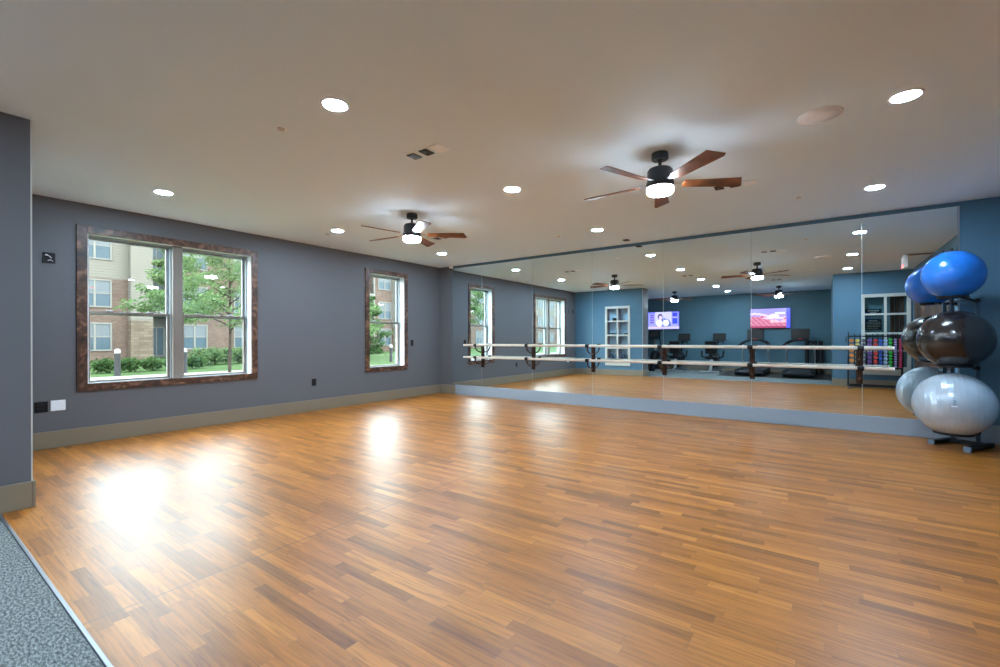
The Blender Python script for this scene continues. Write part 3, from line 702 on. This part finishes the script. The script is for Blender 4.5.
def land(u, v):
    s_ = .5+.12*math.sin(u*7)+.05*math.sin(u*23)
    c = (.50, .36, .74) if v > s_ else (.62, .22, .34)
    if v > s_ and v > .75: c = (.42, .36, .78)
    if v > s_ and abs(v-(.62+.12*math.sin(u*5+1))) < .05: c = (.74, .62, .86)
    if el(u, v, .60, .60, .13, .12): c = (.80, .72, .90)
    if el(u, v, .48, .50, .16, .05): c = (.78, .66, .82)
    if v < s_ and .52 < u < .92 and .28 < v < .42: c = (.85, .58, .66)
    if v < s_ and (int(u*31)+int(v*17)) % 4 == 0: c = (.78, .38, .46)
    if v < .10: c = (.45, .10, .20)
    if u > .90: c = (.16, .16, .95)
    if .63 < u < .88 and .70 < v < .80: c = (.72, .72, 1)
    return c
tv(-5.05, 1.868, 'wall television showing a blue newscast, reflected at left of the mirror', news)
tv(-1.50, 1.855, 'wall television showing a pink snowy landscape above the treadmills', land)
def treadmill(x, y, lab):
    t = thing('treadmill', lab, 'treadmill', (x, y, .008), group='treadmills facing the television wall')
    build('deck', MB().span((-.40, -1.0, .03), (.40, 1.0, .17)), M['satin'], t, bev=.02)
    build('belt', MB().span((-.27, -.75, .168), (.27, .98, .180)), M['tread'], t)
    for q in (-.345, .345): build('side_rail', MB().span((q-.055, -.8, .170), (q+.055, 1.0, .20)), M['satin'], t, bev=.008)
    build('end_roller', MB().cyl((-.36, 1.0, .11), (.36, 1.0, .11), .055, 18), M['satin'], t)
    build('motor_hood', MB().prism([(-1.04, .03), (-1.04, .20), (-.95, .30), (-.72, .20), (-.72, .03)], -.39, .39, Matrix(((0, 0, 1, 0), (1, 0, 0, 0), (0, 1, 0, 0), (0, 0, 0, 1)))), M['satin'], t, bev=.012)
    for s_ in (-1, 1): build('upright', MB().bar((s_*.38, -.78, .18), (s_*.37, -.62, 1.0), .05, .035), M['chrome'], t, bev=.006)
    for s_ in (-1, 1): build('handrail', MB().tube([(s_*.41, -.05, .93), (s_*.41, -.25, .95), (s_*.40, -.55, .98), (s_*.30, -.64, 1.05), (s_*.10, -.66, 1.13), (0, -.68, 1.14)], .042, 10), M['black'], t)
    build('console', MB().box((0, -.70, 1.30), (.50, .05, .34), (R(12), 0, 0)).box((0, -.64, 1.11), (.44, .16, .07)), M['satin'], t, bev=.014)
    build('console_screen', MB().box((0, -.672, 1.315), (.42, .006, .24), (R(12), 0, 0)), M['scr_dark'], t)
    build('stop_key', MB().box((0, -.565, 1.14), (.10, .02, .025)), M['red'], t, bev=.004)
treadmill(-1.88, -2.15, 'black treadmill left of the other, under the pink television'); treadmill(-.62, -2.15, 'black treadmill beside the blue pier, right of the other')
def bike(x, y, lab):
    t = thing('recumbent_bike', lab, 'exercise bike', (x, y, 0), group='recumbent exercise bikes')
    build('frame', MB().bar((0, .60, .07), (0, -.62, .07), .09, .06).bar((0, -.55, .08), (0, -.42, .62), .10, .09).bar((0, .35, .08), (0, .20, .46), .09, .09), M['chrome'], t, bev=.01)
    build('foot_bar', MB().box((0, .60, .045), (.62, .09, .06)), M['chrome'], t, bev=.015); build('foot_bar', MB().box((0, -.62, .045), (.50, .09, .06)), M['chrome'], t, bev=.015)
    build('seat', MB().box((0, .10, .50), (.42, .40, .09)), M['black'], t, bev=.035)
    build('backrest', MB().box((0, .36, .86), (.36, .08, .44), (R(-12), 0, 0)).box((0, .40, .62), (.10, .05, .20), (R(-12), 0, 0)), M['black'], t, bev=.035)
    for s_ in (-1, 1): build('side_grip', MB().tube([(s_*.20, .12, .50), (s_*.33, .12, .54), (s_*.35, .05, .74)], .028, 8), M['black'], t)
    build('drive_housing', MB().lathe([(.22, -.11), (.27, -.08), (.27, .08), (.22, .11)], 28, Matrix.Translation((0, -.40, .42)) @ Matrix.Rotation(pi/2, 4, 'Y')), M['satin'], t)
    for s_ in (-1, 1): build('pedal', MB().box((s_*.22, -.38+s_*.10, .42-s_*.10), (.14, .16, .05)).bar((s_*.08, -.40, .42), (s_*.16, -.38+s_*.10, .42-s_*.10), .04, .03), M['black'], t, bev=.004)
    build('console_mast', MB().tube([(0, -.50, .60), (.04, -.48, .90), (.10, -.42, 1.12)], .030, 10), M['satin'], t)
    build('handlebar', MB().tube([(-.22, -.25, 1.00), (-.18, -.36, 1.06), (.04, -.42, 1.02), (.26, -.36, 1.06), (.30, -.25, 1.00)], .016, 8), M['black'], t)
    build('console', MB().box((.14, -.42, 1.22), (.42, .05, .26), (R(10), 0, 0)), M['satin'], t, bev=.012)
    build('console_screen', MB().box((.14, -.391, 1.225), (.36, .006, .20), (R(10), 0, 0)), M['scr_dark'], t)
bike(-4.34, -2.55, 'recumbent exercise bike nearer the newscast television'); bike(-3.15, -2.55, 'recumbent exercise bike between the other bike and the treadmills')
t = thing('elliptical_trainer', 'dark elliptical trainer beside the left pier under the television', 'elliptical', (-5.22, -2.45, 0))
build('base', MB().box((0, 0, .06), (.10, 1.3, .07)).box((0, .62, .04), (.56, .09, .06)).box((0, -.62, .04), (.5, .09, .06)), M['satin'], t, bev=.01)
build('drive_housing', MB().lathe([(.26, -.10), (.31, -.08), (.31, .08), (.26, .10)], 28, Matrix.Translation((0, -.38, .40)) @ Matrix.Rotation(pi/2, 4, 'Y')), M['satin'], t)
build('mast', MB().tube([(0, -.42, .6), (0, -.34, 1.25)], .04, 12), M['chrome'], t)
for s_ in (-1, 1):
    build('arm', MB().tube([(s_*.22, -.22, .50), (s_*.23, -.26, .95), (s_*.24, -.12, 1.30), (s_*.22, -.02, 1.42)], .019, 8), M['black'], t)
    build('pedal', MB().box((s_*.16, .18+s_*.12, .24-s_*.05), (.16, .36, .05)), M['black'], t, bev=.012); build('pedal_link', MB().bar((s_*.16, .5, .12), (s_*.2, -.35, .45), .045, .06), M['steel_blue'], t, bev=.006)
build('console', MB().box((0, -.32, 1.34), (.42, .06, .24), (R(14), 0, 0)).box((0, -.25, 1.17), (.36, .12, .06)), M['satin'], t, bev=.012)
build('console_screen', MB().box((0, -.286, 1.345), (.34, .006, .17), (R(14), 0, 0)), M['scr_dark'], t)
for k, x in enumerate((-.46, -.24, -.085)):
    t = thing('rolled_mat', 'dark rolled exercise mat standing by the television wall, %s of three' % ['left', 'middle', 'right'][k], 'exercise mat', (x, YB+.12, .008), group='rolled mats standing at the television wall')
    r_ = (.06, .055, .058)[k]
    build('roll', MB().lathe([(r_-.01, 0), (r_, .01), (r_, 1.06), (r_-.01, 1.07)], 24), M['tread'], t)
    sp_ = [(cos(a)*(.012+a*.0024), sin(a)*(.012+a*.0024), 1.071) for a in [i*.45 for i in range(38)]]
    build('roll_end', MB().tube(sp_, .003, 5), M['black'], t); [build('strap', MB().lathe([(r_+.003, q), (r_+.003, q+.03)], 24), M['satin'], t) for q in (.30, .75)]
# ================================================================== OUTSIDE
GZ = -.15
struct('ground', MB().span((-90, -110, GZ-.3), (XL-WT-.02, 110, GZ)), M['lawn'])
pth = MB(); pp = [(-17.8, -60), (-17.8, 3), (-17.4, 9), (-15.5, 14), (-12, 19), (-10, 22), (-10, 24), (-13, 22), (-17.8, 15.5), (-20.2, 10), (-20.7, 4), (-20.8, -60)]
pth.prism(pp, GZ-.05, GZ+.02); build('footpath', pth, M['path'], label='pale concrete footpath curving across the lawn outside the windows', cat='path', kind='structure')
def bollard(x, y, lab):
    t = thing('bollard_light', lab, 'bollard', (x, y, GZ), group='bollard lights outside')
    build('post', MB().lathe([(.10, 0), (.095, .02), (.085, .84)], 20), M['rail'], t); build('cap', MB().lathe([(.088, .84), (.092, .93), (.06, .99), (.02, 1.0)], 20), M['bcap'], t)
bollard(-20.9, 5.17, 'dark bollard with white cap seen through the left half of the twin window')
bollard(-20.5, 7.15, 'dark bollard with white cap seen right of the twin window mullion')
bollard(-20.5, 17.6, 'dark bollard with white cap seen through the narrow window')
def leafcloud(mb, c, r, n, s, sc=(1, 1, 1)):
    for _ in range(n):
        while True:
            p = Vector([random.uniform(-1, 1) for _ in range(3)])
            if p.length < 1: break
        p = p*(.55+.45*random.random()); p = Vector((p.x*sc[0], p.y*sc[1], p.z*sc[2]))*r+Vector(c)
        a = Vector([random.gauss(0, 1) for _ in range(3)]).normalized(); b = a.orthogonal().normalized(); q = a.cross(b)
        L_ = s*random.uniform(.6, 1.3)
        o = len(mb.v); mb.v += [tuple(p-b*L_), tuple(p+q*L_*.45), tuple(p+b*L_), tuple(p-q*L_*.45)]; mb.f.append([o, o+1, o+2, o+3]); mb.sm.append(False)
def tree(x, y, h, spread, lab, m, n=26, clear=.3, dens=200, ls=.11, seed=1):
    random.seed(seed)
    t = thing('tree', lab, 'tree', (x, y, GZ), group='young trees on the lawn')
    tr = MB().tube([(0, 0, -.1), (.03, .02, h*.3), (-.04, .03, h*.6), (.02, -.02, h*.95)], .062, 10, .25)
    lf = MB(); 
    for k in range(n):
        f = k/(n-1); z0 = h*(clear+(.93-clear)*f); a = k*2.4+random.uniform(-.3, .3); ln = spread*(1-.72*f)*random.uniform(.75, 1.1)
        e = (cos(a)*ln, sin(a)*ln, z0+ln*.35)
        tr.tube([(0, 0, z0), (e[0]*.5, e[1]*.5, z0+ln*.22), e], .030*(1.2-f), 6, .25)
        for q in (.45, .75, 1.0):
            leafcloud(lf, (e[0]*q+random.uniform(-.15, .15), e[1]*q+random.uniform(-.15, .15), z0+ln*.35*q+random.uniform(-.05, .15)), ln*.30+.12, dens//3, ls, (1.1, 1.1, .5))
    build('trunk', tr, M['bark'], t); fo = build('foliage', lf, m, t); return t
tree(-18.5, 7.95, 6.6, 2.0, 'green young tree on the lawn, in the right half of the twin window', M['leaf'], 34, .24, 360, .060, 3)
tree(-25.0, 8.35, 6.2, 1.9, 'green tree farther back behind the young tree outside', M['leaf'], 22, .3, 240, .10, 5)
tree(-23.5, 17.0, 5.6, 2.0, 'green young tree seen through the narrow window', M['leaf'], 24, .18, 300, .10, 8)
tree(-26.5, 20.5, 4.6, 1.6, 'low green tree behind the bollard in the narrow window', M['leaf2'], 18, .1, 240, .11, 9)
tree(-22, -14, 7, 2.3, 'green tree outside, seen only by reflection of the twin window', M['leaf'], 22, .3, 240, .12, 11)
random.seed(21)
def hedge(p, q, h, wd, lab, m, n, s=.07):
    t = MB(); p, q = Vector(p), Vector(q); k = max(3, int((q-p).length/.8))
    for i in range(k):
        c = p.lerp(q, (i+.5)/k); leafcloud(t, (c.x, c.y, GZ+h*.5), 1, n, s, (wd, (q-p).length/k*.62, h*.55))
    return build('hedge', t, m, label=lab, cat='hedge', kind='stuff')
hedge((-23.2, 2.5, 0), (-23.4, 9.0, 0), .62, .5, 'low clipped green hedge outside behind the first bollard', M['leaf2'], 700)
hedge((-25.5, 9.2, 0), (-28, 15.5, 0), .95, .7, 'bright green ornamental grass bed outside behind the young tree', M['leaf'], 800, .09)
hedge((-29, 20, 0), (-33, 27, 0), .6, .7, 'low green shrubs outside in the narrow window', M['leaf2'], 350, .1)
# --- apartment buildings
def apt(name_label, X, blocks, ztop=9.7):
    root = thing('apartment_building', name_label, 'building', (X, blocks[0][0], GZ)); Y0 = blocks[0][0]
    bw = MB(); sw = MB(); st = MB(); rf = MB(); cnt = 0
    for (y0, y1, kind, wins) in blocks:
        a, b = y0-Y0, y1-Y0
        dx = {'brick': 0, 'bay': .55, 'balc': -1.4, 'plain': 0}[kind]
        if kind == 'brick': bw.span((-6, a, 0), (dx, b, 5.35)); sw.span((-6, a, 5.35), (dx, b, ztop))
        elif kind == 'tall': pass
        elif kind == 'bay': st.span((-6, a, 0), (dx+.05, b, 2.62)); sw.span((-6, a, 2.62), (dx, b, ztop))
        elif kind == 'plain': bw.span((-6, a, 0), (dx, b, 7.9)); sw.span((-6, a, 7.9), (dx, b, ztop))
        else: sw.span((-6, a, 0), (dx, b, ztop))
        rf.prism([(-6.3, ztop), (dx+.5, ztop), (dx+.5, ztop+.25), (-3, ztop+1.6), (-6.3, ztop+.3)], a-.05, b+.05, Matrix(((1, 0, 0, 0), (0, 0, 1, 0), (0, 1, 0, 0), (0, 0, 0, 1))))
        if kind == 'balc':
            for z in (3.35, 5.95+.05):
                bl = build('balcony', MB().span((-1.4, a, z-.25), (.3, b, z)), M['trimw'], root)
                r_ = MB().bar((.24, a, z+1.0), (.24, b, z+1.0), .05, .05).bar((.24, a, z+.12), (.24, b, z+.12), .04, .04)
                y = a+.06
                while y < b: r_.box((.24, y, z+.55), (.02, .02, .9)); y += .13
                build('railing', r_, M['rail'], bl)
            for z in (.12, 3.4, 6.05):
                f = build('balcony_door', MB().span((-1.4, a+.25, z), (-1.34, a+1.25, z+2.15)), M['trimw'], root)
                build('pane', MB().span((-1.34, a+.33, z+.1), (-1.325, a+.72, z+2.05)).span((-1.34, a+.80, z+.1), (-1.325, a+1.17, z+2.05)), M['extglass'], f)
            build('corner_post', MB().span((.1, b-.16, 0), (.26, b, ztop)), M['trimw'], root)
        for wy in wins:
            for z in (.70, 3.52, 6.62):
                if kind == 'bay' and z < 3: continue
                cnt += 1
                w_ = 1.55 if kind != 'bay' else .9; q = wy-Y0; hh = 1.65
                f = MB().span((dx, q-w_/2-.09, z-.09), (dx+.07, q+w_/2+.09, z)).span((dx, q-w_/2-.09, z+hh), (dx+.07, q+w_/2+.09, z+hh+.10)).span((dx, q-w_/2-.09, z), (dx+.07, q-w_/2, z+hh)).span((dx, q+w_/2, z), (dx+.07, q+w_/2+.09, z+hh)).span((dx, q-.06, z), (dx+.06, q+.06, z+hh)).span((dx, q-w_/2, z+hh/2-.035), (dx+.05, q+w_/2, z+hh/2+.035))
                fo = build('window', f, M['trimw'], root)
                build('pane', MB().span((dx+.005, q-w_/2, z), (dx+.02, q+w_/2, z+hh*.5)), M['extglass'], fo)
                build('blind', MB().span((dx+.005, q-w_/2, z+hh*.5), (dx+.02, q+w_/2, z+hh)), M['blind'], fo)
    if bw.v: build('brick_wall', bw, M['brick'], root)
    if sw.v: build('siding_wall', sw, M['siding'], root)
    if st.v: build('stone_base', st, M['stone'], root)
    build('roof', rf, M['roof'], root)
    return root
apt('three-storey brick and cream siding apartment building across the lawn', -38,
    [(-6, 1.5, 'brick', [-3.5, 0]), (1.5, 3.4, 'balc', []), (3.4, 9.97, 'brick', [4.7, 8.25]), (9.97, 11.2, 'bay', []), (11.2, 13.0, 'balc', []), (13.0, 19.5, 'plain', [13.9, 17.5]), (19.5, 21.3, 'bay', []), (21.3, 23.2, 'balc', []), (23.2, 28.2, 'brick', [25.5]), (28.2, 30.3, 'balc', []), (30.3, 32.8, 'plain', [31.75]), (32.8, 35.0, 'bay', [33.9]), (35.0, 40, 'brick', [37.5])])
apt('second apartment building outside, seen only in the mirrored windows', -40,
    [(-70, -63, 'brick', [-67]), (-63, -61, 'bay', []), (-61, -59, 'balc', []), (-59, -50, 'brick', [-57, -53]), (-50, -48.5, 'bay', []), (-48.5, -46.5, 'balc', []), (-46.5, -38, 'plain', [-44, -40.5]), (-38, -30, 'brick', [-36, -32.5]), (-30, -28.4, 'bay', []), (-28.4, -26.4, 'balc', []), (-26.4, -18, 'brick', [-24, -20.5])])
# ================================================================== LIGHT
wd_ = bpy.data.worlds.new('World'); bpy.context.scene.world = wd_; wd_.use_nodes = True
g = NB(wd_.node_tree); bg = wd_.node_tree.nodes['Background']
tc = g.n('ShaderNodeTexCoord'); sp = g.n('ShaderNodeSeparateXYZ'); g.l(tc.outputs['Generated'], sp.inputs[0])
g.l(g.ramp(sp.outputs[2], [(0, (.80, .88, 1.0)), (.25, (.86, .93, 1.0)), (1, (.70, .82, 1.0))]), bg.inputs['Color'])
bg.inputs['Strength'].default_value = 14.5
for k, W in enumerate((W1, W2)):
    l = bpy.data.lights.new('window_portal', 'AREA'); l.shape = 'RECTANGLE'; l.size = W[3]-W[2]; l.size_y = W[1]-W[0]; l.cycles.is_portal = True
    o = bpy.data.objects.new('window_portal', l); C.objects.link(o); o.location = (XL-WT+.01, (W[0]+W[1])/2, (W[2]+W[3])/2)
    o.rotation_euler = (0, R(-90), 0)
# ================================================================== CAMERA
cam = bpy.data.cameras.new('Camera'); cam.lens = 450.3*36/1000; cam.sensor_width = 36; cam.shift_y = (338.7-333.5)/1000; cam.clip_start = .02; cam.clip_end = 400
co = bpy.data.objects.new('Camera', cam); C.objects.link(co)
co.matrix_world = Matrix.Translation((0, 0, CAM_H)) @ Matrix.Rotation(R(35.75), 4, 'Z') @ Matrix.Rotation(R(90), 4, 'X') @ Matrix.Rotation(R(-.16), 4, 'Z')
sc = bpy.context.scene; sc.camera = co
vs = sc.view_settings; vs.view_transform = 'Standard'; vs.look = 'None'; vs.gamma = 1; vs.use_curve_mapping = False; vs.exposure = .62
cy = sc.cycles; cy.max_bounces = 10; cy.diffuse_bounces = 5; cy.glossy_bounces = 6; cy.transparent_max_bounces = 12; cy.sample_clamp_indirect = 12; cy.blur_glossy = .5; cy.use_denoising = True
